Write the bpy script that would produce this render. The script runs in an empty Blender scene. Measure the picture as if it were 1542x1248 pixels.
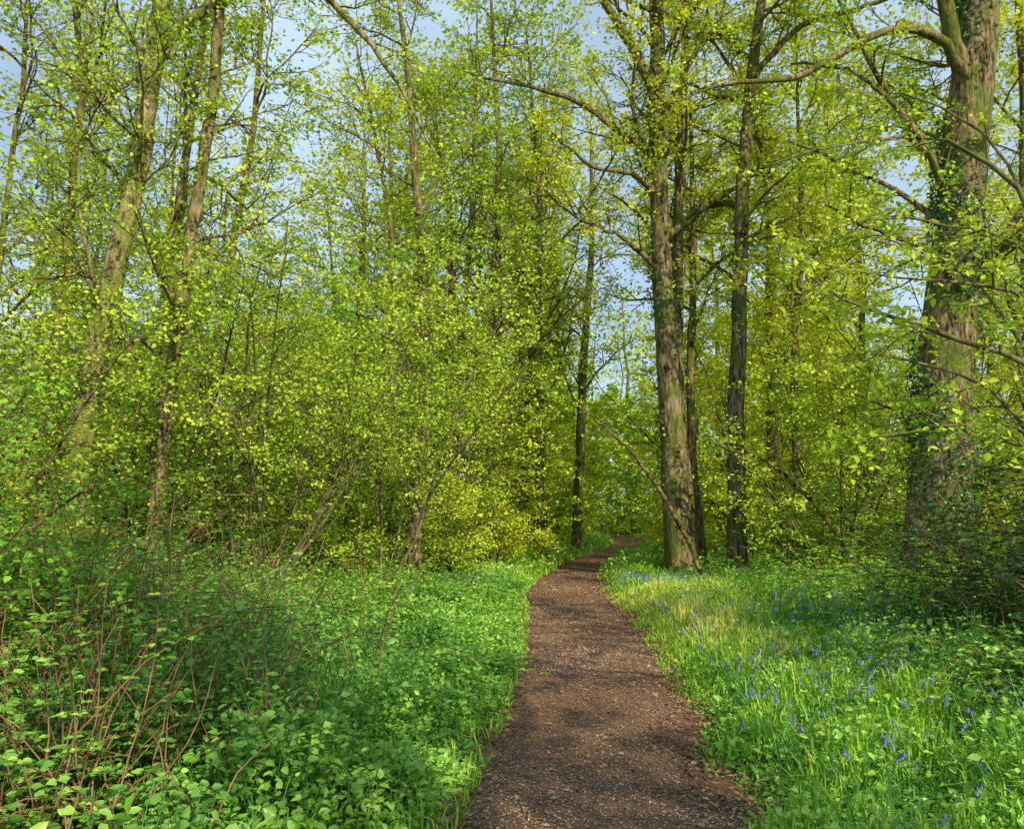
import bpy, math, numpy as np
R0=np.random.default_rng
PI=math.pi
# ------------------------------------------------------------------ helpers
def nrm(v): return v/np.maximum(np.linalg.norm(v,axis=-1,keepdims=True),1e-9)
CY=np.array([-5,1,4.1,6,8.6,12.5,16.5,21,26,31,38,48,58,75,110.]); CX=np.array([0.1,0.2,.36,.58,.82,1.0,1.05,1.45,2.35,3.5,5.3,7.0,7.9,6,-4.])
HW=np.array([.86,.82,.81,.84,.89,.95,.98,.95,.92,1.0,1.1,1.2,1.2,1.1,1.1])
def xc(y): return np.interp(y,CY,CX)
def hw(y): return np.interp(y,CY,HW)
def sm(a,b,x):
    t=np.clip((x-a)/(b-a),0,1); return t*t*(3-2*t)
def pz(y): return 0.05*np.sin(y*.23)*sm(5,14,y)
def edgew(x,y):
    side=np.where(x>xc(y),1.,-1.)
    return .06*np.sin(y*2.1+side*1.3)+.05*np.sin(y*4.7+side*2.)+.045*np.sin(y*9.3+side)+.035*np.sin(y*21.+side*2)+.02*np.sin(y*47.)
def gz(x,y):
    d=np.abs(x-xc(y))-hw(y)+edgew(x,y)
    z=pz(y)-.05+.12*sm(-.1,.5,d)
    far=sm(.3,3,d)
    z=z+far*(.06*np.sin(x*1.3+y*.7)+.05*np.sin(x*2.9-y*1.9)+.08*np.sin(x*.41+1.7)*np.cos(y*.33))
    z=z+.12*sm(1,6,d)
    return z
def clump(p):
    x,y,z=p[...,0],p[...,1],p[...,2]
    return .5+.2*np.sin(x*1.1+z*1.7+1.3*np.sin(y*.7))+.17*np.sin(y*1.3-z*2.3+x*.6+2)+.13*np.sin(x*3.1-y*2.2+z*3.7)
class MB:
    def __init__(s): s.V=[];s.F=[];s.A=[];s.n=0
    def add(s,v,f,a):
        s.V.append(v.reshape(-1,3).astype(np.float32)); s.F.append((f+s.n).reshape(-1,4).astype(np.int32)); s.A.append(np.asarray(a,dtype=np.float32).ravel()); s.n+=v.reshape(-1,3).shape[0]
    def build(s,name,mat,parent=None,smooth=False,origin=(0,0,0)):
        V=np.concatenate(s.V)-np.array(origin,dtype=np.float32); F=np.concatenate(s.F); A=np.concatenate(s.A)
        me=bpy.data.meshes.new(name); me.vertices.add(len(V)); me.vertices.foreach_set('co',V.ravel())
        me.loops.add(F.size); me.loops.foreach_set('vertex_index',F.ravel())
        me.polygons.add(len(F)); me.polygons.foreach_set('loop_start',np.arange(0,F.size,4,dtype=np.int32))
        if smooth: me.polygons.foreach_set('use_smooth',np.ones(len(F),dtype=bool))
        at=me.attributes.new('rnd','FLOAT','FACE'); at.data.foreach_set('value',A)
        me.update(calc_edges=True)
        me.materials.append(mat)
        ob=bpy.data.objects.new(name,me); bpy.context.scene.collection.objects.link(ob)
        if parent: ob.parent=parent
        else: ob.location=origin
        return ob
def empty(name,loc):
    e=bpy.data.objects.new(name,None); e.location=loc; e.empty_display_size=.3
    bpy.context.scene.collection.objects.link(e); return e
def tubes(mb,P,R,S=5,flare=0,ridge=0,rnd=None):
    N,M,_=P.shape
    T=nrm(np.gradient(P,axis=1))
    ref=np.zeros((N,1,3)); t0=nrm(P[:,-1]-P[:,0]); v=np.abs(t0[:,2])>.7
    ref[v,0,0]=1; ref[~v,0,2]=1
    U=nrm(np.cross(T,ref)); W=np.cross(T,U)
    th=np.arange(S)/S*2*PI
    rad=np.repeat(R[:,:,None],S,2).copy()
    if ridge:
        z=P[:,:,2][:,:,None]; rad*=1+ridge*(np.sin(7*th+z*.9)+.7*np.sin(11*th-z*1.7+2)+.8*np.sin(3*th+z*.5+1))
    if flare:
        z=(P[:,:,2]-P[:,:1,2])[:,:,None]; rad*=1+flare*np.exp(-z/.4)*(.7+.4*np.sin(5*th+1)+.2*np.sin(3*th))
    V=P[:,:,None]+rad[...,None]*(np.cos(th)[None,None,:,None]*U[:,:,None]+np.sin(th)[None,None,:,None]*W[:,:,None])
    i=np.arange(M-1)[:,None]; j=np.arange(S)[None]; j2=(j+1)%S
    f=np.stack([i*S+j,i*S+j2,(i+1)*S+j2,(i+1)*S+j],-1).reshape(-1,4)
    F=f[None]+(np.arange(N)*M*S)[:,None,None]
    a=np.repeat((rnd if rnd is not None else np.random.default_rng(N).random(N)),len(f))
    mb.add(V,F,a)
def path_resample(pts,r,M):
    pts=np.array(pts,float); d=np.r_[0,np.cumsum(np.linalg.norm(np.diff(pts,axis=0),axis=1))]; t=np.linspace(0,d[-1],M)
    P=np.stack([np.interp(t,d,pts[:,k]) for k in range(3)],1); r=np.interp(t,d,r)
    for _ in range(max(2,M//12)):
        P[1:-1]=(P[:-2]+2*P[1:-1]+P[2:])/4
    return P,r
def kids(P,R,K,t0,t1,L,ang,up,wig,M,rg,rr=.5,taper=.5,flat=1.,grav=0.,rmin=.004):
    N,m,_=P.shape
    t=t0+(t1-t0)*((np.arange(K)+rg.random((N,K)))/K)
    f=t*(m-1); i=np.clip(f.astype(int),0,m-2); w=(f-i)[...,None]
    n=np.arange(N)[:,None]
    pos=P[n,i]*(1-w)+P[n,i+1]*w; tan=nrm(P[n,i+1]-P[n,i]); pr=R[n,i]
    rv=rg.normal(size=(N,K,3)); perp=nrm(rv-(rv*tan).sum(-1,keepdims=True)*tan)
    a=np.radians(ang+rg.normal(size=(N,K,1))*10)
    d=np.cos(a)*tan+np.sin(a)*perp; d[...,2]*=flat; d[...,2]+=up; d=nrm(d)
    ln=L*(1-taper*(t-t0)/(t1-t0+1e-6))*rg.uniform(.6,1.25,(N,K))
    pos=pos.reshape(-1,3); d=d.reshape(-1,3); ln=ln.reshape(-1); pr=pr.reshape(-1)
    out=np.zeros((len(pos),M,3)); out[:,0]=pos; st=(ln/(M-1))[:,None]
    for k in range(1,M):
        d=d+rg.normal(size=d.shape)*wig; d[:,2]+=grav; d=nrm(d); out[:,k]=out[:,k-1]+d*st
    r0=np.maximum(np.minimum(pr*.75,ln*.016*rr*2),rmin)
    Rr=r0[:,None]*np.linspace(1,.3,M)[None]
    return out,Rr
def add_leaves(mb,pos,d,n,s,rnd,near=False,asp=.36):
    rnd=np.clip(rnd*.6+.4*clump(pos),0,1)
    d=nrm(d); n=nrm(n-(n*d).sum(-1,keepdims=True)*d); sd=np.cross(n,d); s=s[:,None]
    N=len(pos)
    if near:
        a=pos; l1=pos+d*s*.28+sd*s*asp*.9+n*s*.07; l2=pos+d*s*.66+sd*s*asp*.72+n*s*.05; tp=pos+d*s-n*s*.1
        r1=pos+d*s*.28-sd*s*asp*.9+n*s*.07; r2=pos+d*s*.66-sd*s*asp*.72+n*s*.05
        V=np.stack([a,l1,l2,tp,r2,r1],1); f=np.array([[0,3,2,1],[0,5,4,3]])
        mb.add(V,f[None]+(np.arange(N)*6)[:,None,None],np.repeat(rnd,2))
    else:
        V=np.stack([pos,pos+d*s*.45+sd*s*asp+n*s*.06,pos+d*s-n*s*.08,pos+d*s*.45-sd*s*asp+n*s*.06],1)
        mb.add(V,np.array([[0,1,2,3]])[None]+(np.arange(N)*4)[:,None,None],rnd)
def twig_leaves(mb,P,n,size,rg,near=False,spread=.05,tilt=.7,asp=.36):
    N,m,_=P.shape
    t=.1+.9*rg.random((N,n)); f=t*(m-1); i=np.clip(f.astype(int),0,m-2); w=(f-i)[...,None]; k=np.arange(N)[:,None]
    pos=P[k,i]*(1-w)+P[k,i+1]*w; tan=nrm(P[k,i+1]-P[k,i])
    rv=rg.normal(size=pos.shape); d=tan*.5+rv*.8; d[...,2]=d[...,2]*.6-.15
    nn=rg.normal(size=pos.shape)*tilt; nn[...,2]+=1
    o=rg.normal(size=pos.shape)*spread; o[...,2]*=.5; pos=pos+o
    base=rg.random((N,1))*.5+rg.random((N,n))*.5
    add_leaves(mb,pos.reshape(-1,3),d.reshape(-1,3),nn.reshape(-1,3),(size*rg.uniform(.6,1.3,(N,n))).ravel(),base.ravel(),near,asp)
# ------------------------------------------------------------------ materials
def newmat(name):
    m=bpy.data.materials.new(name); m.use_nodes=True; nt=m.node_tree; nt.nodes.clear(); return m,nt
def ramp(nt,fac,stops):
    r=nt.nodes.new('ShaderNodeValToRGB'); e=r.color_ramp.elements
    while len(e)<len(stops): e.new(.5)
    for k,(p,c) in enumerate(stops): e[k].position=p; e[k].color=(*c,1)
    nt.links.new(fac,r.inputs[0]); return r.outputs[0]
def noise(nt,scale,detail=4,vec=None,rough=.6):
    n=nt.nodes.new('ShaderNodeTexNoise'); n.inputs['Scale'].default_value=scale; n.inputs['Detail'].default_value=detail; n.inputs['Roughness'].default_value=rough
    if vec is not None: nt.links.new(vec,n.inputs['Vector'])
    return n.outputs[0]
def geo(nt,sc=(1,1,1)):
    g=nt.nodes.new('ShaderNodeNewGeometry'); m=nt.nodes.new('ShaderNodeMapping'); m.inputs['Scale'].default_value=sc
    nt.links.new(g.outputs['Position'],m.inputs['Vector']); return m.outputs[0]
def mixc(nt,f,a,b,mode='MIX'):
    m=nt.nodes.new('ShaderNodeMix'); m.data_type='RGBA'; m.blend_type=mode
    if isinstance(f,float): m.inputs[0].default_value=f
    else: nt.links.new(f,m.inputs[0])
    for s,v in ((6,a),(7,b)):
        if isinstance(v,tuple): m.inputs[s].default_value=(*v,1)
        else: nt.links.new(v,m.inputs[s])
    return m.outputs[2]
def leafmat(name,stops,trans=.30,tt=(1.3,1.2,.6),gloss=.0):
    m,nt=newmat(name); a=nt.nodes.new('ShaderNodeAttribute'); a.attribute_name='rnd'
    c=ramp(nt,a.outputs['Fac'],stops)
    d=nt.nodes.new('ShaderNodeBsdfDiffuse'); nt.links.new(c,d.inputs[0]); s=d.outputs[0]
    if trans>0:
        ct=ramp(nt,a.outputs['Fac'],[(p,tuple(min(.95,q*w) for q,w in zip(cc,tt))) for p,cc in stops])
        t=nt.nodes.new('ShaderNodeBsdfTranslucent'); nt.links.new(ct,t.inputs[0])
        x=nt.nodes.new('ShaderNodeMixShader'); x.inputs[0].default_value=trans; nt.links.new(s,x.inputs[1]); nt.links.new(t.outputs[0],x.inputs[2]); s=x.outputs[0]
    if gloss>0:
        gl=nt.nodes.new('ShaderNodeBsdfGlossy'); gl.inputs['Roughness'].default_value=.45; gl.inputs['Color'].default_value=(.8,.9,.8,1)
        y=nt.nodes.new('ShaderNodeMixShader'); y.inputs[0].default_value=gloss; nt.links.new(s,y.inputs[1]); nt.links.new(gl.outputs[0],y.inputs[2]); s=y.outputs[0]
    o=nt.nodes.new('ShaderNodeOutputMaterial'); nt.links.new(s,o.inputs[0]); return m
def pbr(name,colfn,rough=.85,bump=None):
    m,nt=newmat(name); b=nt.nodes.new('ShaderNodeBsdfDiffuse')
    nt.links.new(colfn(nt),b.inputs['Color'])
    if bump:
        h,st,di=bump(nt); bp=nt.nodes.new('ShaderNodeBump'); bp.inputs['Strength'].default_value=st; bp.inputs['Distance'].default_value=di
        nt.links.new(h,bp.inputs['Height']); nt.links.new(bp.outputs[0],b.inputs['Normal'])
    o=nt.nodes.new('ShaderNodeOutputMaterial'); nt.links.new(b.outputs[0],o.inputs[0]); return m
def barkcol(dark,light,moss,mossamt):
    def f(nt):
        g=geo(nt,(1,1,.22)); n1=noise(nt,14,4,g,.7); c=ramp(nt,n1,[(.38,dark),(.62,light)])
        n2=noise(nt,1.6,2,geo(nt)); k=ramp(nt,n2,[(.62-mossamt,(0,0,0)),(.72-mossamt*.6,(1,1,1))])
        mc=ramp(nt,n1,[(.3,tuple(x*.4 for x in moss)),(.65,moss)])
        return mixc(nt,k,c,mc)
    return f
def barkbump(nt): return noise(nt,16,4,geo(nt,(1,1,.2)),.7),1.,.08
M_bark=pbr('oak_bark',barkcol((.035,.026,.015),(.42,.31,.17),(.20,.22,.055),.19),.9,barkbump)
M_bark_ash=pbr('mossy_bark',barkcol((.08,.06,.03),(.55,.44,.22),(.30,.32,.08),.22),.9,barkbump)
M_twig=pbr('twig_bark',lambda nt:ramp(nt,noise(nt,6,1,geo(nt)),[(.35,(.035,.025,.014)),(.65,(.25,.20,.08))]),.85)
M_pale=pbr('hazel_bark',barkcol((.07,.055,.03),(.28,.23,.13),(.18,.19,.06),.14),.7)
M_cane=pbr('bramble_cane',lambda nt:ramp(nt,noise(nt,3,1,geo(nt)),[(.3,(.09,.05,.025)),(.7,(.34,.22,.10))]),.6)
M_dead=pbr('dead_cane',lambda nt:ramp(nt,noise(nt,3,1,geo(nt)),[(.3,(.12,.055,.03)),(.7,(.42,.24,.14))]),.6)
M_lime=leafmat('spring_leaf_lime',[(0,(.08,.22,.022)),(.42,(.43,.61,.05)),(1,(.88,.89,.15))])  # darkest stop lowered to put shaded foliage gaps into the leaf colour
M_yel=leafmat('spring_leaf_yellow',[(0,(.17,.31,.025)),(.42,(.60,.70,.05)),(1,(.90,.87,.13))],.36)
M_mid=leafmat('leaf_mid_green',[(0,(.05,.20,.028)),(.5,(.26,.52,.06)),(1,(.56,.76,.12))])
M_herb=leafmat('herb_leaf',[(0,(.03,.13,.018)),(.5,(.22,.48,.06)),(1,(.62,.84,.15))],.28,(1.2,1.2,.6),.05)
M_dark=leafmat('ivy_leaf',[(0,(.015,.055,.012)),(.5,(.05,.15,.022)),(1,(.16,.31,.05))],.2,(1.1,1.1,.6),.08)
M_grass=leafmat('grass_blade',[(0,(.08,.25,.03)),(.4,(.29,.58,.05)),(.7,(.56,.74,.09)),(1,(.93,.78,.28))],.33,(1.1,1.1,.6))
M_strap=leafmat('bluebell_leaf',[(0,(.05,.22,.04)),(1,(.20,.48,.10))],.25,(1.1,1.1,.7),.05)
M_bell=leafmat('bluebell_flower',[(0,(.18,.18,.56)),(1,(.36,.36,.85))],.3,(1,1,1))
M_chip=leafmat('wood_chip',[(0,(.10,.055,.034)),(.45,(.30,.18,.115)),(.7,(.44,.29,.20)),(1,(.74,.59,.47))],.0)
M_litter=leafmat('dead_leaf',[(0,(.08,.045,.025)),(.6,(.30,.18,.105)),(1,(.52,.38,.22))],.0)
def groundcol(nt):
    g=geo(nt); a=ramp(nt,noise(nt,9,5,g,.75),[(.3,(.022,.015,.009)),(.7,(.11,.075,.04))])
    b=ramp(nt,noise(nt,14,4,g,.7),[(.3,(.025,.06,.01)),(.7,(.10,.20,.03))])
    return mixc(nt,ramp(nt,noise(nt,.9,3,g),[(.42,(0,0,0)),(.6,(1,1,1))]),a,b)
M_ground=pbr('woodland_soil',groundcol,.95)
def pathcol(nt):
    g=geo(nt); a=ramp(nt,noise(nt,70,6,g,.8),[(.3,(.115,.063,.039)),(.5,(.31,.19,.12)),(.72,(.48,.33,.225))])
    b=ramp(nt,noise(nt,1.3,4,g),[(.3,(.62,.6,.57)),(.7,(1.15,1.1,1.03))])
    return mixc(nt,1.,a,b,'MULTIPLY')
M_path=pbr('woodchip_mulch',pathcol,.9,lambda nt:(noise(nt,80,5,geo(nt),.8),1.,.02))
# ------------------------------------------------------------------ ground & path
def grid(name,xs,ys,zf,mat):
    X,Y=np.meshgrid(xs,ys); V=np.stack([X,Y,zf(X,Y)],-1); nx=len(xs); ny=len(ys)
    i=np.arange(ny-1)[:,None]; j=np.arange(nx-1)[None]
    F=np.stack([i*nx+j,i*nx+j+1,(i+1)*nx+j+1,(i+1)*nx+j],-1).reshape(-1,4)
    mb=MB(); mb.add(V,F,np.zeros(len(F))); return mb.build(name,mat,None,True)
xs=np.r_[np.linspace(-400,-30,12),np.linspace(-28,-8,40),np.arange(-7.8,-2,.2),np.arange(-2,4,.05),np.arange(4,13,.15),np.linspace(13.5,30,30),np.linspace(40,400,10)]
ys=np.r_[np.linspace(-200,-12,10),np.linspace(-10,0,20),np.arange(.2,12,.05),np.arange(12,40,.15),np.linspace(40.5,80,80),np.linspace(90,600,14)]
grid('ground',xs,ys,gz,M_ground)
ys2=np.r_[np.arange(-10,40,.12),np.linspace(40.3,100,110)]; w=np.linspace(-1.25,1.25,21)
Y=np.repeat(ys2[:,None],21,1); X=xc(Y)+w[None]*hw(Y); Z=pz(Y)-.008+.018*(1-w[None]**2)+.006*np.sin(X*9)*np.sin(Y*5)
i=np.arange(len(ys2)-1)[:,None]; j=np.arange(20)[None]
mb=MB(); F=np.stack([i*21+j,i*21+j+1,(i+1)*21+j+1,(i+1)*21+j],-1).reshape(-1,4); mb.add(np.stack([X,Y,Z],-1),F,np.zeros(len(F))); path=mb.build('woodland_path',M_path,None,True)
rg=R0(5); mb=MB()
n=110000; y=2+rg.random(n)**1.8*26; q=np.clip(rg.normal(size=n)*.75,-1.4,1.4); q=np.where(rg.random(n)<.55,rg.uniform(-1.1,1.1,n),q); x=xc(y)+q*hw(y)
z=np.maximum(gz(x,y),pz(y)-.008+.018*(1-(q)**2))+.004+.006*rg.random(n)
d=rg.normal(size=(n,3)); d[:,2]*=.2; nn=rg.normal(size=(n,3))*.3; nn[:,2]+=1
add_leaves(mb,np.stack([x,y,z],1),d,nn,rg.uniform(.006,.022,n)*(1+y*.04)*np.where(rg.random(n)<.02,2.2,1),rg.random(n),False,.24)
mb.build('wood_chips',M_chip,path)
mb=MB(); n=34000; y=2+rg.random(n)*28; x=xc(y)+rg.normal(size=n)*2.6
e=rg.random(n)<.3; x=np.where(e,xc(y)+np.where(rg.random(n)<.5,-1,1)*(hw(y)+rg.normal(size=n)*.16),x)
z=np.maximum(gz(x,y),pz(y)+.012)+.015*rg.random(n)+.004
k=(np.abs(x-xc(y))>hw(y)*.7)|(rg.random(n)<.14); x,y,z=x[k],y[k],z[k]; n=len(x)
d=rg.normal(size=(n,3)); d[:,2]*=.3; nn=rg.normal(size=(n,3))*.5; nn[:,2]+=1
add_leaves(mb,np.stack([x,y,z],1),d,nn,rg.uniform(.02,.06,n),rg.random(n),False,.3); mb.build('leaf_litter',M_litter)
# ------------------------------------------------------------------ trees
def ivy(mb,P,R,dens,rg,s=.08,side=None,zmax=99):
    n=dens; i=rg.integers(0,len(P)-1,n); w=rg.random(n)[:,None]; p=P[i]*(1-w)+P[i+1]*w
    th=rg.random(n)*2*PI
    if side is not None: th=side+rg.normal(size=n)*.9
    o=np.stack([np.cos(th),np.sin(th),np.zeros(n)],1); k=(p[:,2]<zmax)&(np.sin(p[:,2]*1.3+th*1.)+.4*np.sin(p[:,2]*4+th*3)>-.35)
    p=p+o*(R[i]*1.08+rg.random(n)**2*.18)[:,None]
    nn=o+rg.normal(size=(n,3))*.45+np.array([0,0,.4]); d=rg.normal(size=(n,3))*.6+np.array([0,0,-.7])
    add_leaves(mb,p[k],d[k],nn[k],s*rg.uniform(.6,1.3,k.sum()),rg.random(k.sum()),False,.42)
def big_tree(name,stems,seed,bark,leaf,l1,l2,l3,nl,ls,extra=None,ivys=None,S=18,near=False,spread=.08):
    rg=R0(seed); b=stems[0][0][0]; root=empty(name,tuple(b))
    wood=MB(); tw=MB(); lf=MB()
    Ps=[];
    for pts,rad in stems:
        P,r=path_resample(pts,rad,44); P[1:-1,:2]+=np.cumsum(rg.normal(size=(42,2))*.014,0)
        tubes(wood,P[None],r[None],S,.35 if P[0,2]<.6 else 0,.022)
        Ps.append((P,r))
    for pts,rad in (extra or []):
        P,r=path_resample(pts,rad,20); P[1:-1]+=rg.normal(size=(18,3))*.02; tubes(wood,P[None],r[None],8)
        C,Rc=kids(P[None],r[None],9,.15,1,l2['L'],50,.1,.15,7,rg); tubes(tw,C,Rc,4)
        D,Rd=kids(C,Rc,7,.2,1,l3['L'],45,0,.15,3,rg,flat=.6); tubes(tw,D,Rd,3); twig_leaves(lf,D,nl,ls,rg,near,spread)
    PT=np.stack([p for p,_ in Ps]); RT=np.stack([r for _,r in Ps])
    A,Ra=kids(PT,RT,l1['K'],l1.get('t0',.35),1,l1['L'],l1.get('ang',58),l1.get('up',.15),.13,12,rg,rr=l1.get('rr',.6),taper=.5,grav=l1.get('g',.02)); tubes(wood,A,Ra,6)
    B,Rb=kids(A,Ra,l2['K'],.12,1,l2['L'],48,.05,.16,6,rg); tubes(tw,B,Rb,4)
    C,Rc=kids(B,Rb,l3['K'],.12,1,l3['L'],45,-.02,.15,3,rg,flat=.5,rmin=.005); tubes(tw,C,Rc,3)
    twig_leaves(lf,C,nl,ls,rg,near,spread)
    wood.build('trunk',bark,root,True,b); tw.build('twigs',M_twig,root,False,b); lf.build('leaves',leaf,root,False,b)
    if ivys:
        iv=MB()
        for k,dens,side,zm in ivys: ivy(iv,Ps[k][0],Ps[k][1],dens,rg,.085,side,zm)
        iv.build('ivy',M_dark,root,False,b)
    return root
big_tree('oak_tree',[([(4.4,21,-.05),(4.25,21,1.5),(4.1,21,4.6),(4.0,21,8.3),(3.95,21,12),(4.0,21,16),(3.8,21,22)],[.42,.36,.3,.26,.23,.19,.08])],11,M_bark,M_yel,
 dict(K=20,L=5.2,t0=.4),dict(K=9,L=1.9),dict(K=7,L=.9),13,.1,
 extra=[([(3.9,20.9,13.2),(3.2,20.6,14.5),(2.4,20.4,15.7),(1.2,20.2,17.6),(.5,20,19)],[.16,.14,.11,.07,.03]),([(4.0,20.9,10.2),(3.0,20,10.5),(2.,19.4,10.3),(.9,18.8,11)],[.09,.07,.05,.02]),([(4.0,20.9,8.),(3.0,20.6,8.9),(1.6,20.4,9.4),(.4,20,10.4)],[.08,.06,.04,.015])],
 ivys=[(0,3200,3.4,13)],S=26)
big_tree('ash_tree',[([(4.8,21.5,-.05),(4.6,21.5,2.5),(4.5,21.5,4.7),(4.6,21.5,10),(4.95,21.6,16),(5.2,22,20)],[.2,.18,.165,.14,.1,.04]),
 ([(5.1,21.7,-.05),(4.85,21.8,2.5),(4.9,21.9,4.7),(5.1,22,9),(5.3,22.4,14)],[.15,.13,.11,.09,.04])],12,M_bark,M_yel,
 dict(K=12,L=3.6,t0=.45),dict(K=8,L=1.5),dict(K=6,L=.8),12,.095,S=14,ivys=[(0,900,3.5,14)])
big_tree('field_maple_tree',[([(5.75,21,-.05),(5.75,21,2),(5.8,21,4.7),(6.15,21,10.2),(6.6,21,14),(7.3,21,18),(7.6,21,21)],[.27,.23,.21,.18,.15,.11,.05])],13,M_bark,M_yel,
 dict(K=20,L=4.6,t0=.36),dict(K=9,L=1.7),dict(K=7,L=.9),13,.1,
 extra=[([(6.6,20.9,13.6),(8,20.5,15),(9.6,20.2,15.2),(11.2,20,15.8)],[.1,.08,.06,.03])],ivys=[(0,2600,3.2,12)],S=18)
big_tree('oak_tree',[([(8.3,16,-.05),(8.45,16,2),(8.8,16,5),(9.1,16,7),(9.9,16,11.8),(10.6,16,16),(11,16,20)],[.68,.58,.5,.47,.4,.3,.1])],14,M_bark,M_lime,
 dict(K=22,L=4.8,t0=.27,rr=.5),dict(K=9,L=1.7),dict(K=7,L=.8),14,.088,
 extra=[([(9.6,15.9,10.4),(9.1,15.6,11.6),(8.9,15.4,13),(8.3,15.2,15)],[.2,.17,.14,.08]),([(9.,15.6,6),(8.,14.8,6.6),(6.8,14.2,6.7),(5.6,13.8,7.1)],[.09,.07,.05,.02]),
  ([(9.7,15.8,10.4),(8.7,15.4,11.5),(7.3,15,11.2),(5.4,14.7,9.9),(4.2,14.5,9.9),(3.2,14.4,9.4)],[.12,.1,.08,.06,.04,.015])],ivys=[(0,9000,2.9,14),(0,3500,5.,9)],S=36)
big_tree('ash_tree',[([(-6.55,12,0),(-6.5,12,2),(-6.35,12,4.2),(-5.95,12,6.2),(-5.8,12,7.6),(-5.65,12,9.8),(-5.3,12,13),(-5.2,12.3,16)],[.2,.18,.17,.16,.155,.145,.1,.04])],15,M_bark_ash,M_lime,
 dict(K=20,L=3.4,t0=.22,rr=.35),dict(K=8,L=1.4),dict(K=7,L=.6),11,.068,ivys=[(0,1800,2.6,8)],
 extra=[([(-5.6,12,9.0),(-4.6,11.8,9.9),(-3.4,11.6,10.1),(-2.0,11.5,8.6),(-1.1,11.5,6.9)],[.09,.075,.06,.04,.015])])
big_tree('birch_tree',[([(-5.55,12.4,0),(-5.34,12.2,2.85),(-5.08,12,4.6),(-4.92,12,6.5),(-4.8,12,8.7),(-4.7,12,11),(-4.5,12,14)],[.13,.11,.1,.095,.085,.07,.03])],16,M_bark,M_lime,
 dict(K=18,L=2.8,t0=.2,rr=.4),dict(K=8,L=1.2),dict(K=7,L=.55),10,.068,ivys=[(0,900,2.6,7)],S=12)
big_tree('hornbeam_tree',[([(-2.2,18,0),(-2.05,18,2.9),(-1.85,18,5),(-2.,18,8),(-2.3,18,12),(-2.6,18,15)],[.17,.14,.12,.1,.07,.03])],17,M_bark,M_lime,
 dict(K=20,L=3.4,t0=.2,rr=.35),dict(K=8,L=1.5),dict(K=7,L=.65),12,.08,ivys=[(0,900,None,4)],S=12)
for k,(x,y,h) in enumerate([(6,-5.5,11),(11.5,-3,12),(3.5,-9.5,12),(1.2,-7.5,11),(8.5,-9.5,13)]):  # unseen trees behind the camera, added to shade the foreground
    big_tree('offcamera_shade_beech',[([(x,y,0),(x+.2,y,h*.5),(x,y+.2,h)],[.3,.22,.05])],30+k,M_bark,M_lime,dict(K=13,L=4.2,t0=.25),dict(K=6,L=1.8),dict(K=5,L=.7),5,.19,S=10)
def shrub(name,x,y,H,seed,leaf,ls,ns=9,k1=9,k2=7,nl=16,t0=.2,lean=24,bark=M_twig,r=.03,near=False,L1=.3,L2=.75,spread=.08):
    rg=R0(seed); z=float(gz(np.array(x),np.array(y))); b=(x,y,z-.03); root=empty(name,b)
    az=rg.random(ns)*2*PI; ln=np.radians(np.abs(rg.normal(size=ns)*.5+1)*lean)
    d=np.stack([np.cos(az)*np.sin(ln),np.sin(az)*np.sin(ln),np.cos(ln)],1)
    M=12; P=np.zeros((ns,M,3)); P[:,0]=np.array(b)+np.stack([np.cos(az),np.sin(az),0*az],1)*rg.uniform(.05,.3,ns)[:,None]
    st=(H*rg.uniform(.7,1.1,ns)/(M-1))[:,None]
    for k in range(1,M):
        d=nrm(d+rg.normal(size=d.shape)*.07); P[:,k]=P[:,k-1]+d*st
    R=(r*rg.uniform(.6,1.3,ns))[:,None]*np.linspace(1,.3,M)[None]
    w=MB(); lf=MB(); tubes(w,P,R,6)
    A,Ra=kids(P,R,k1,t0,1,H*L1,55,.03,.15,7,rg,flat=.5,taper=.5); tubes(w,A,Ra,4)
    B,Rb=kids(A,Ra,k2,.12,1,L2,45,-.02,.12,3,rg,flat=.35,rmin=.004); tubes(w,B,Rb,3)
    twig_leaves(lf,B,nl,ls,rg,near,spread,.65)
    w.build('stems',bark,root,True,b); lf.build('leaves',leaf,root,False,b); return root
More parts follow.
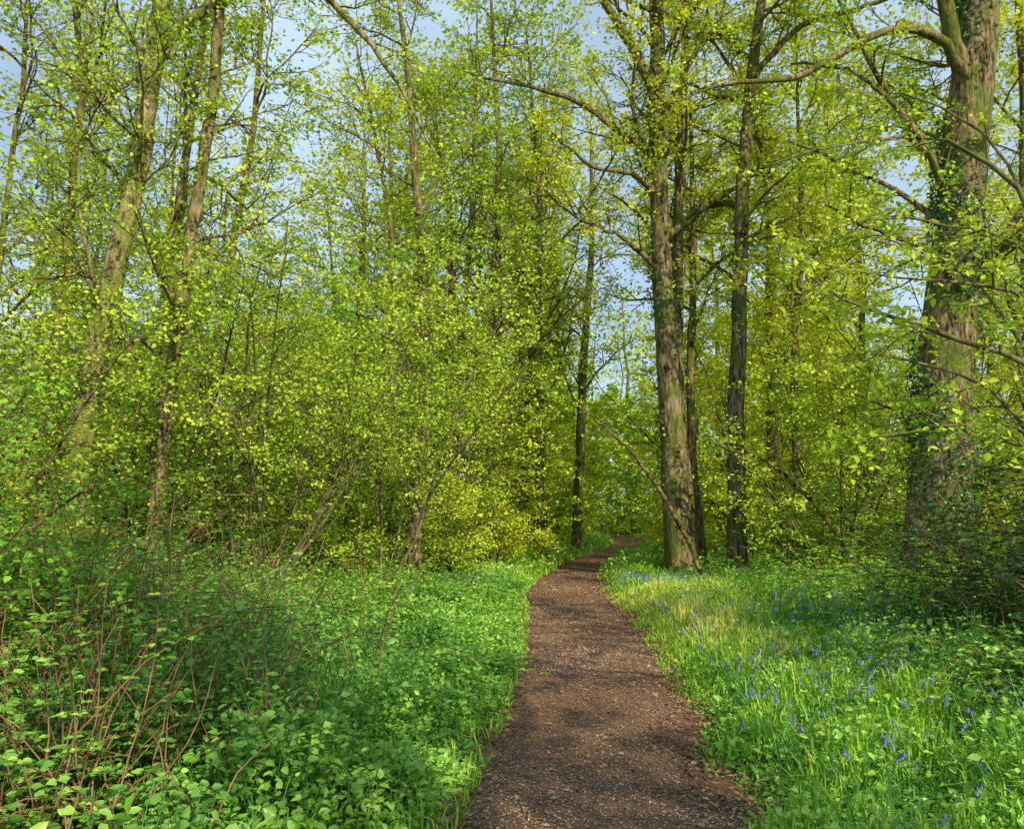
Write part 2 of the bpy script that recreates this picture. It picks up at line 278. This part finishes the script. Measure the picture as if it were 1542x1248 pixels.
S_=[(-4.4,14,6,M_lime,.066,24,30,.42),(-8,13,6.5,M_lime,.068,10,24,.15),(-10.5,16,8,M_lime,.076,9,22,.15),(-6.6,17.5,8,M_mid,.08,9,22,.15),(-3.2,20,8,M_lime,.085,10,24,.12),
(-.7,22.5,7.5,M_lime,.088,11,26,.12),(-4.8,23.5,9,M_mid,.1,9,20,.12),(-8.5,21,9,M_lime,.095,9,22,.12),(-12.5,20,9,M_lime,.09,9,22,.12),(-.6,29,8,M_yel,.115,9,24,.12),
(-3.5,28.5,9,M_mid,.12,9,22,.1),(-7.5,27,10,M_lime,.12,8,22,.1),(-11.5,27,10,M_mid,.12,8,22,.1),(-16,25,10,M_lime,.12,8,22,.1),(1.2,34.5,7.5,M_lime,.13,9,24,.15),
(8.6,20.5,6,M_lime,.082,8,22,.12),(7.6,25,7.5,M_yel,.105,9,24,.15),(10.8,24.5,8.5,M_lime,.105,9,22,.1),(13.8,22,9,M_yel,.1,9,22,.1),(12.2,17.5,7,M_lime,.082,9,22,.12),
(8.4,31,8,M_yel,.125,8,24,.12),(11.5,31,9,M_yel,.13,8,22,.1),(15,29,10,M_lime,.13,8,22,.1),(19,27,10,M_yel,.13,8,22,.1),(10.6,41,9,M_yel,.17,8,26,.1),(13.5,39,10,M_yel,.16,8,22,.1),
(1.6,43,8,M_yel,.17,8,24,.12),(-1,38,9,M_yel,.16,8,22,.1),(-5,37,10,M_lime,.16,8,22,.1),(-10,36,11,M_lime,.16,8,22,.1),(-15,34,11,M_lime,.16,8,22,.1),
(10.2,12.5,5,M_mid,.075,9,26,.1),(-6.6,9.2,4.5,M_lime,.06,11,24,.1),(-5.3,6.9,3.1,M_mid,.055,14,28,.06),(-10,11,7,M_lime,.07,10,24,.12),
(-2.6,15.8,6.5,M_lime,.072,8,26,.25),(-6.5,14.8,7.5,M_lime,.073,9,24,.2),(-13.5,14.5,8,M_lime,.085,9,22,.12),(6.9,17.6,5,M_lime,.076,5,24,.25),(10.4,19,8,M_yel,.088,8,24,.15),(14,18,9,M_lime,.09,9,22,.1),
(3.6,49,10,M_lime,.2,8,26,.12),(10.8,51,10,M_lime,.2,8,26,.12),(7,65,12,M_mid,.26,9,24,.1),(3.6,60,12,M_lime,.25,9,24,.1),(10.8,62,12,M_lime,.25,9,24,.1),
(-1.6,19.2,3,M_lime,.073,9,32,.03),(-3.6,17.2,2.6,M_lime,.07,9,32,.03),(-.4,25.5,3,M_yel,.09,9,32,.03),(-6,16,3,M_lime,.072,9,32,.03),(7.2,20.2,2.6,M_lime,.075,8,32,.03),(6.6,27.5,3,M_yel,.1,8,32,.03),(-4.1,5.4,1.7,M_mid,.05,14,34,.03)]
for k,(x,y,H,m,ls,ns,ln,t0) in enumerate(S_):
    shrub('hazel_shrub',x,y,H,100+k,m,ls,ns=ns,lean=ln,t0=t0,bark=M_pale if k in(0,35) else M_twig,near=y<8)
def sapling(name,lines,seed,leaf,ls,bark=M_pale,K=6,L=.7,nl=5,near=False,K2=3,L2=.3,t0=.3):
    rg=R0(seed); b=lines[0][0][0]; root=empty(name,b); w=MB(); lf=MB()
    for pts,rad in lines:
        P,r=path_resample(pts,rad,18); P[1:-1]+=rg.normal(size=(16,3))*.012*np.linalg.norm(P[-1]-P[0])/3; tubes(w,P[None],r[None],8)
        A,Ra=kids(P[None],r[None],K,t0,1,L,45,.0,.14,7,rg,flat=.5,rmin=.003); tubes(w,A,Ra,5)
        B,Rb=kids(A,Ra,K2,.2,1,L2,45,-.03,.15,5,rg,flat=.5,rmin=.002); tubes(w,B,Rb,4); twig_leaves(lf,B,nl,ls,rg,near,spread=.02,tilt=.7)
    w.build('stems',bark,root,True,b); lf.build('leaves',leaf,root,False,b)
sapling('leaning_sapling',[([(4.2,17.5,0),(3.9,17.5,.8),(3.5,17.5,1.7),(2.75,17.5,2.8),(2.16,17.5,3.4),(1.4,17.4,4.1)],[.06,.052,.045,.036,.026,.014])],50,M_lime,.08,M_twig,nl=6,K=7,t0=.45)
sapling('arching_hazel_stem',[([(8.2,19,.1),(7.6,19,1.2),(6.9,19,2.1),(5.9,19,3.0),(4.6,19.2,3.35)],[.065,.06,.055,.045,.03]),([(6.55,19,0),(6.4,19,1.),(6.1,19,2.1),(5.4,19,3.1)],[.07,.06,.05,.03])],51,M_lime,.085,M_twig,nl=6)
sapling('hazel_shrub',[([(4.9,5.2,0),(4.4,5.2,1.5),(3.6,5.1,2.4),(3.2,5,2.57),(2.6,5,2.78),(2.15,5,2.92),(1.85,4.9,3.1)],[.04,.03,.021,.018,.014,.01,.003]),
 ([(4.9,5.3,0),(4.3,5.4,1.3),(3.4,5.3,2.25),(2.6,5.2,2.15),(2.1,5.1,2.05)],[.035,.022,.014,.009,.003]),
 ([(5,5.3,0),(4.6,5.7,2.),(3.7,5.7,3.3),(2.9,5.6,3.25),(2.2,5.6,3.4)],[.04,.022,.013,.009,.003]),
 ([(5.1,5.3,0),(5,6.5,2.4),(4.5,7,4.9),(3.4,7,5.1),(2.3,7,4.75)],[.045,.03,.022,.016,.005]),
 ([(5.1,5.4,0),(5,6.2,2.),(4.3,6.5,3.9),(3.4,6.4,4.1),(2.6,6.3,3.9)],[.04,.025,.013,.009,.004]),
 ([(5.1,5.4,0),(5.2,7.2,2.),(5.,8.2,4.),(4.2,8.4,4.6),(3.2,8.3,4.5)],[.04,.03,.015,.01,.004]),
 ([(5.1,5.4,0),(5.2,7.2,1.6),(5.,8.2,2.9),(4.2,8.4,3.3),(3.4,8.3,3.2)],[.04,.03,.015,.01,.004]),
 ([(5.1,5.4,0),(5.3,7.2,2.6),(5.2,8.,5.4),(4.5,8.4,6.3),(3.4,8.3,6.2)],[.04,.03,.015,.01,.004])],52,M_lime,.052,M_pale,K=15,L=.9,nl=8,near=True,K2=6,L2=.4,t0=.3)
rg=R0(77); cnt=0
spots=[(-9.5,24),(-13,29),(-6.2,31),(-3.6,25.5),(-1.6,33),(-4.6,41),(-8.8,39),(-13.5,40),(-18,33),(-.2,45),(2.2,49),(9,27.5),(12.3,28),(15.5,24),(18.5,31),(11.6,35),(15.5,40),(12.2,47),(17,48),(-19,44),(-6,50),(.6,38),(-14.5,22),(-1.9,27),
(8.2,23.5),(8.6,37),(-11,19),(-7.8,17),(13,20),(17.5,20),(0.3,31),(-16,29),(-.6,26),(0.2,35.5),(-5.2,34),(-3,36),(2.4,44),(-2.2,30),(1.,28.5),(2.6,33)]
for x,y in spots:
    H=rg.uniform(16,23); r=rg.uniform(.09,.18); l=rg.normal(size=2)*.8; rs=x>5
    big_tree('ash_tree' if cnt%2 else 'hornbeam_tree',[([(x,y,0),(x+l[0]*.3,y,H*.35),(x+l[0]*.5+.3,y,H*.65),(x+l[0],y+l[1],H)],[r*1.2,r,r*.7,.03])],200+cnt,M_bark,M_yel if (rs or cnt%3==0) else M_lime,
      dict(K=18,L=4.2,t0=.25,ang=50,up=.2,rr=.4),dict(K=7,L=1.9),dict(K=4,L=1.),(16 if rs else 8),.09+.0022*y,S=8,spread=.14); cnt+=1
root=empty('distant_trees',(0,60,0)); w=MB(); lf=MB(); rg=R0(9)
n=150; a=rg.uniform(-.72,.72,n); d=rg.uniform(50,95,n); x=d*np.tan(a); y=d; k=np.abs(x-xc(y))>2.5; x,y=x[k],y[k]; n=len(x); H=rg.uniform(11,22,n)
t=np.linspace(0,1,10); P=np.stack([x[:,None]+rg.normal(size=(n,1))*t,y[:,None]+0*t,H[:,None]*t],-1); P[:,1:-1,:2]+=rg.normal(size=(n,8,2))*.12
R=rg.uniform(.12,.3,n)[:,None]*np.linspace(1,.2,10); tubes(w,P,R,7)
A,Ra=kids(P,R,16,.08,1,4.2,60,.15,.15,6,rg); tubes(w,A,Ra,4)
B,Rb=kids(A,Ra,6,.1,1,1.8,50,0,.15,3,rg); twig_leaves(lf,B,10,.36,rg,spread=.35)
n=70000; y=rg.uniform(34,80,n); x=rg.uniform(-.75,.75,n)*y; z=rg.random(n)**.9*(2.6+1.2*np.sin(x*.9)*np.sin(y*.5+x*.3)); k=(np.abs(x-xc(y))>1.9)|(y>62); p=np.stack([x,y,z],1)[k]; n=len(p)
nn=rg.normal(size=(n,3)); nn[:,2]+=.8; add_leaves(lf,p,rg.normal(size=(n,3)),nn,rg.uniform(.12,.28,n),rg.random(n))
n=7000; x=rg.uniform(-4,18,n); y=rg.uniform(66,76,n); z=rg.random(n)*(5+2*np.sin(x)); nn=rg.normal(size=(n,3)); add_leaves(lf,np.stack([x,y,z],1),rg.normal(size=(n,3)),nn,rg.uniform(.15,.36,n),rg.random(n)*.5)
w.build('trunks',M_bark,root,True,(0,60,0)); lf.build('leaves',M_lime,root,False,(0,60,0))
# ------------------------------------------------------------------ undergrowth
def side_pts(rg,n,y0,y1,w0,w1,side,pw=1.,pwx=1.):
    y=y0+(y1-y0)*rg.random(n)**pw; d=w0+(w1-w0)*rg.random(n)**pwx
    return xc(y)+side*(hw(y)+d),y,d
def hf(x,y): return np.clip(.75+.6*np.sin(x*2.3+1.7*np.sin(y*1.1))*np.sin(y*1.9+x)+.45*np.sin(x*5.1-y*4.3),.2,1.9)
def herbs(mb,st,x,y,h,nl,s,rg,near=True,asp=.34,gap=None):
    if gap is not None:
        g=np.sin(x*1.9+y*.8+1)+np.sin(y*2.3-x*1.1+.5)+.6*np.sin(x*4.3+y*3.7); dd=np.abs(x-xc(y))-hw(y)
        k=(g>gap)|(dd<.9)|(rg.random(len(x))<.12); x,y,h=x[k],y[k],h[k]
    n=len(x); z=gz(x,y); h=h*hf(x,y); base=np.stack([x,y,z],1); top=base+np.stack([rg.normal(size=n)*.25*h,rg.normal(size=n)*.25*h,h],1)
    P=np.linspace(0,1,4)[None,:,None]*(top-base)[:,None]+base[:,None]
    if st is not None: tubes(st,P,np.full((n,4),.0025)+0*P[...,0],3)
    t=.2+.8*rg.random((n,nl))**.7; th=np.arange(nl)*2.4+rg.random((n,1))*6.3+rg.normal(size=(n,nl))*.3
    o=np.stack([np.cos(th),np.sin(th),0*th],-1); pos=base[:,None]+(top-base)[:,None]*t[...,None]+o*(.03+.8*rg.random((n,nl,1))*s)
    d=o+np.array([0,0,.1])+rg.normal(size=o.shape)*.4; nn=rg.normal(size=o.shape)*.55+np.array([0,0,1]); 
    ss=s*rg.uniform(.5,1.25,(n,nl))*(.7+.6*rg.random((n,1))); add_leaves(mb,pos.reshape(-1,3),d.reshape(-1,3),nn.reshape(-1,3),ss.ravel(),(rg.random((n,1))*.6+rg.random((n,nl))*.2+.25*t).ravel(),near,asp)
def blades(mb,x,y,L,wd,rg,lean=.5,rnd=None):
    n=len(x); b=np.stack([x,y,gz(x,y)-.01],1); th=rg.random(n)*2*PI; o=np.stack([np.cos(th),np.sin(th),0*th],1); sd=np.stack([-np.sin(th+rg.normal(size=n)),np.cos(th),0*th],1)
    sd=nrm(sd); u=np.array([0,0,1.]); L=L[:,None]; ln=lean*rg.random((n,1)); w=np.array(np.broadcast_to(wd,(n,)))[:,None]
    m1=b+u*L*.5+o*L*ln*.2; m2=b+u*L*.85+o*L*ln*.6; tp=b+u*L*(1-.25*ln)+o*L*ln*1.2
    V=np.stack([b-sd*w*.8,b+sd*w*.8,m1-sd*w,m1+sd*w,m2-sd*w*.7,m2+sd*w*.7,tp-sd*w*.08,tp+sd*w*.08],1)
    f=np.array([[0,1,3,2],[2,3,5,4],[4,5,7,6]]); r=rg.random(n) if rnd is None else rnd
    mb.add(V,f[None]+(np.arange(n)*8)[:,None,None],np.repeat(r,3))
rg=R0(21)
root=empty('woodland_herbs',(0,0,0)); lf=MB(); st=MB()
x,y,d=side_pts(rg,9500,1.8,9,-.1,5.5,-1); h=rg.uniform(.08,.38,len(x))*np.clip(.3+d,.3,1)+.17*np.clip(d,0,4); herbs(lf,st,x,y,h,16,.05,rg,gap=-.2)
x,y,d=side_pts(rg,12000,8,20,-.1,9,-1,1,1.3); h=rg.uniform(.08,.3,len(x))+.07*np.clip(d,0,6); herbs(lf,None,x,y,h,12,.06,rg,False,gap=-.6)
x,y,d=side_pts(rg,7000,20,55,-.1,16,-1); herbs(lf,None,x,y,rg.uniform(.15,.5,len(x)),8,.13,rg,False)
x,y,d=side_pts(rg,5200,1.8,9,.0,5,1); herbs(lf,st,x,y,rg.uniform(.06,.24,len(x))*np.clip(.3+d,.3,1)+.1*np.clip(d,0,4),12,.048,rg,gap=-.4)
x,y,d=side_pts(rg,8500,8,20,.3,10,1,1,.9); herbs(lf,None,x,y,rg.uniform(.08,.28,len(x))+.05*d,10,.062,rg,False,gap=-.7)
x,y,d=side_pts(rg,7000,20,55,-.1,16,1); herbs(lf,None,x,y,rg.uniform(.15,.5,len(x)),8,.13,rg,False)
lf.build('leaves',M_herb,root); st.build('stems',M_strap,root)
mb=MB()
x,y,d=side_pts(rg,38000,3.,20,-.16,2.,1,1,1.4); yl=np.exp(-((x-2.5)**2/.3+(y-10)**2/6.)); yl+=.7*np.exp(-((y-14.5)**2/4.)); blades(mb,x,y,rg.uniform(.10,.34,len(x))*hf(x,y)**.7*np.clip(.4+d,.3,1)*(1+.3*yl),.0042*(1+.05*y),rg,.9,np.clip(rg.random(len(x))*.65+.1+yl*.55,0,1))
x,y,d=side_pts(rg,17000,3,26,1,7,1); blades(mb,x,y,rg.uniform(.15,.38,len(x))*hf(x,y)**.6,.005*(1+.05*y),rg,.9,rg.random(len(x))*.6)
x,y,d=side_pts(rg,13000,2.,24,-.16,1.6,-1,1,1.5); blades(mb,x,y,rg.uniform(.05,.19,len(x)),.004*(1+.05*y),rg,.8,rg.random(len(x))*.8)
x,y,d=side_pts(rg,14000,20,60,-.2,5,1); blades(mb,x,y,rg.uniform(.15,.35,len(x)),.014,rg,.8,.3+.5*rg.random(len(x)))
x,y,d=side_pts(rg,14000,20,60,-.2,5,-1); blades(mb,x,y,rg.uniform(.15,.35,len(x)),.014,rg,.8,.3+.5*rg.random(len(x)))
mb.build('grass',M_grass)
root=empty('bluebell_patch',(0,0,0)); sb=MB(); fl=MB()
x,y,d=side_pts(rg,6000,2.2,13,.3,5.5,1); blades(sb,x,y,rg.uniform(.15,.30,len(x)),.0065,rg,1.3)
cx=[(2.9,6.6,.7,60),(3.6,5.9,.7,45),(2.2,4.8,.6,14),(3.2,4.3,.8,18),(3.2,8.2,1.1,70),(2.9,17.5,.8,220),(4.6,12.5,1.7,180),(3.9,9.5,1.3,110),(-1.,19,.8,120),(-2.,15.5,1.2,80),(1.9,5.2,.7,8),(6.5,17.5,1.,120),(2.6,12,.7,60)]
px=np.concatenate([rg.normal(a,s,n) for a,b,s,n in cx]); py=np.concatenate([rg.normal(b,s,n) for a,b,s,n in cx])
k=(np.abs(px-xc(py))>hw(py)+.15)&(py>2.6); px,py=px[k],py[k]; n=len(px); h=rg.uniform(.22,.4,n); th=rg.random(n)*6.3
o=np.stack([np.cos(th),np.sin(th),0*th],1); b=np.stack([px,py,gz(px,py)],1); t=np.linspace(0,1,6)
P=b[:,None]+np.array([0,0,1.])*(h[:,None]*(t-.12*t**4))[...,None]+o[:,None]*(h[:,None]*.3*t**3)[...,None]
tubes(sb,P,np.full((n,6),.0022),4)
for k in range(6):
    tt=.76+.045*k; i=min(int(tt*5),4); w_=tt*5-i; p=P[:,i]*(1-w_)+P[:,i+1]*w_; a=rg.random(n)*6.3; q=p+np.stack([np.cos(a)*.008,np.sin(a)*.008,0*a-.003],1)
    Pb=np.stack([q,q+[0,0,-.006],q+[0,0,-.014],q+[0,0,-.018]],1); tubes(fl,Pb,np.tile(np.array([.002,.005,.0055,.0082]),(n,1)),6,rnd=rg.random(n))
sb.build('leaves_and_stalks',M_strap,root); fl.build('flowers',M_bell,root)
def bramble(name,cx,cy,sx,sy,n,L,seed,leaf,ls,hgt=1.,nodes=18,dead=0,cane=None,rad=.0038):
    rg=R0(seed); root=empty(name,(cx,cy,float(gz(np.array(cx),np.array(cy))))); o0=np.array(root.location)
    x=rg.normal(cx,sx,n); y=rg.normal(cy,sy,n); kk=(np.abs(x-xc(y))>hw(y)+.7)&(y>2.4); x,y=x[kk],y[kk]; n=len(x)
    az=rg.random(n)*6.3; ln=L*rg.uniform(.5,1.2,n); d=np.stack([np.cos(az)*.45,np.sin(az)*.45,np.ones(n)*hgt],1); M=10; P=np.zeros((n,M,3)); P[:,0]=np.stack([x,y,gz(x,y)],1); dd=nrm(d)
    for k in range(1,M):
        dd=dd+rg.normal(size=dd.shape)*.13; dd[:,2]-=.2/hgt; dd=nrm(dd); P[:,k]=P[:,k-1]+dd*(ln/(M-1))[:,None]
        g=gz(P[:,k,0],P[:,k,1])+.05; P[:,k,2]=np.maximum(P[:,k,2],g)
    w=MB(); tubes(w,P,np.full((n,M),rad)*np.linspace(1.2,.5,M),5); w.build('canes',cane or M_cane,root,False,o0)
    nl=int(n*(1-dead)); P=P[:nl]; lf=MB()
    t=.1+.9*rg.random((nl,nodes)); f=t*(M-1); i=np.clip(f.astype(int),0,M-2); ww=(f-i)[...,None]; pos=P[np.arange(nl)[:,None],i]*(1-ww)+P[np.arange(nl)[:,None],i+1]*ww
    th=rg.random((nl,nodes))*6.3; pos=pos.reshape(-1,3); th=th.ravel(); o=np.stack([np.cos(th),np.sin(th),.15+0*th],1); pos=pos+o*.08*rg.random((len(th),1)); nn=rg.normal(size=o.shape)*.45+np.array([0,0,1]); r=rg.random(len(th)); s=ls*rg.uniform(.55,1.2,len(th))
    for da,sc in ((0,1.),(1.35,.8),(-1.35,.8)):
        o2=np.stack([np.cos(th+da),np.sin(th+da),.1+0*th],1); add_leaves(lf,pos,o2,nn+rg.normal(size=o.shape)*.15,s*sc,np.clip(r+rg.normal(size=len(r))*.12,0,1),True,.36)
    lf.build('leaves',leaf,root,False,o0)
bramble('bramble_thicket',-2.6,4.4,.8,1.,300,1.2,1,M_herb,.052,1.2,dead=.2)
bramble('bramble_thicket',-2.0,4.4,.5,.9,180,1.05,21,M_herb,.05,2.4,dead=.75,cane=M_dead,rad=.0042)
bramble('bramble_thicket',-3.3,6.2,.9,1.,260,1.4,22,M_herb,.05,2.4,dead=.75,cane=M_dead,rad=.005)
bramble('bramble_thicket',-4.4,6.4,1.,1.4,520,2.2,2,M_mid,.054,1.5,dead=.1)
bramble('bramble_thicket',-3.4,10.3,1.5,1.5,260,1.2,3,M_herb,.06)
bramble('bramble_thicket',-8,11,1.8,2,360,2.6,4,M_mid,.065,1.6,dead=.1)
bramble('bramble_thicket',-2.4,15,1.3,2.,220,1.2,5,M_mid,.065)
bramble('bramble_thicket',6.,8.4,.8,1.2,460,2.3,6,M_dark,.07,1.6)
bramble('bramble_thicket',6.8,12.8,1.4,1.4,260,1.4,7,M_mid,.068,1.2)
bramble('bramble_thicket',4.5,6.4,.7,1.,160,1.2,8,M_herb,.054)
bramble('bramble_thicket',10.,16,1.6,1.6,220,1.9,9,M_mid,.075,1.3)
# ------------------------------------------------------------------ light, sky, camera
el=math.radians(32); sx,sy=(.55,-.835)
wd=bpy.data.worlds.new('World'); bpy.context.scene.world=wd; wd.use_nodes=True; nt=wd.node_tree; nt.nodes.clear()
sk=nt.nodes.new('ShaderNodeTexSky'); sk.sky_type='NISHITA'; sk.sun_disc=False; sk.sun_elevation=el; sk.sun_rotation=math.atan2(sx,sy)
tc=nt.nodes.new('ShaderNodeTexCoord'); nz=noise(nt,2.2,3,tc.outputs['Generated']); cl=ramp(nt,nz,[(.35,(.35,.35,.35)),(.68,(.9,.9,.9))])
c=mixc(nt,cl,sk.outputs[0],(4.9,6.4,8.3)); bg=nt.nodes.new('ShaderNodeBackground'); bg.inputs[1].default_value=.14; nt.links.new(c,bg.inputs[0])
o=nt.nodes.new('ShaderNodeOutputWorld'); nt.links.new(bg.outputs[0],o.inputs[0])
sl=bpy.data.lights.new('sun','SUN'); sl.energy=5; sl.angle=math.radians(.5); sl.color=(1,.9,.64); so=bpy.data.objects.new('sun',sl); bpy.context.scene.collection.objects.link(so)
from mathutils import Vector
so.rotation_euler=Vector((sx*math.cos(el),sy*math.cos(el),math.sin(el))).to_track_quat('Z','Y').to_euler()
cd=bpy.data.cameras.new('camera'); cd.sensor_width=36; cd.lens=28.25; cd.clip_end=2000; co=bpy.data.objects.new('camera',cd); co.location=(0,0,1.6); co.rotation_euler=(math.radians(97.1),0,0)
bpy.context.scene.collection.objects.link(co); bpy.context.scene.camera=co
bpy.context.scene.view_settings.view_transform='Standard'
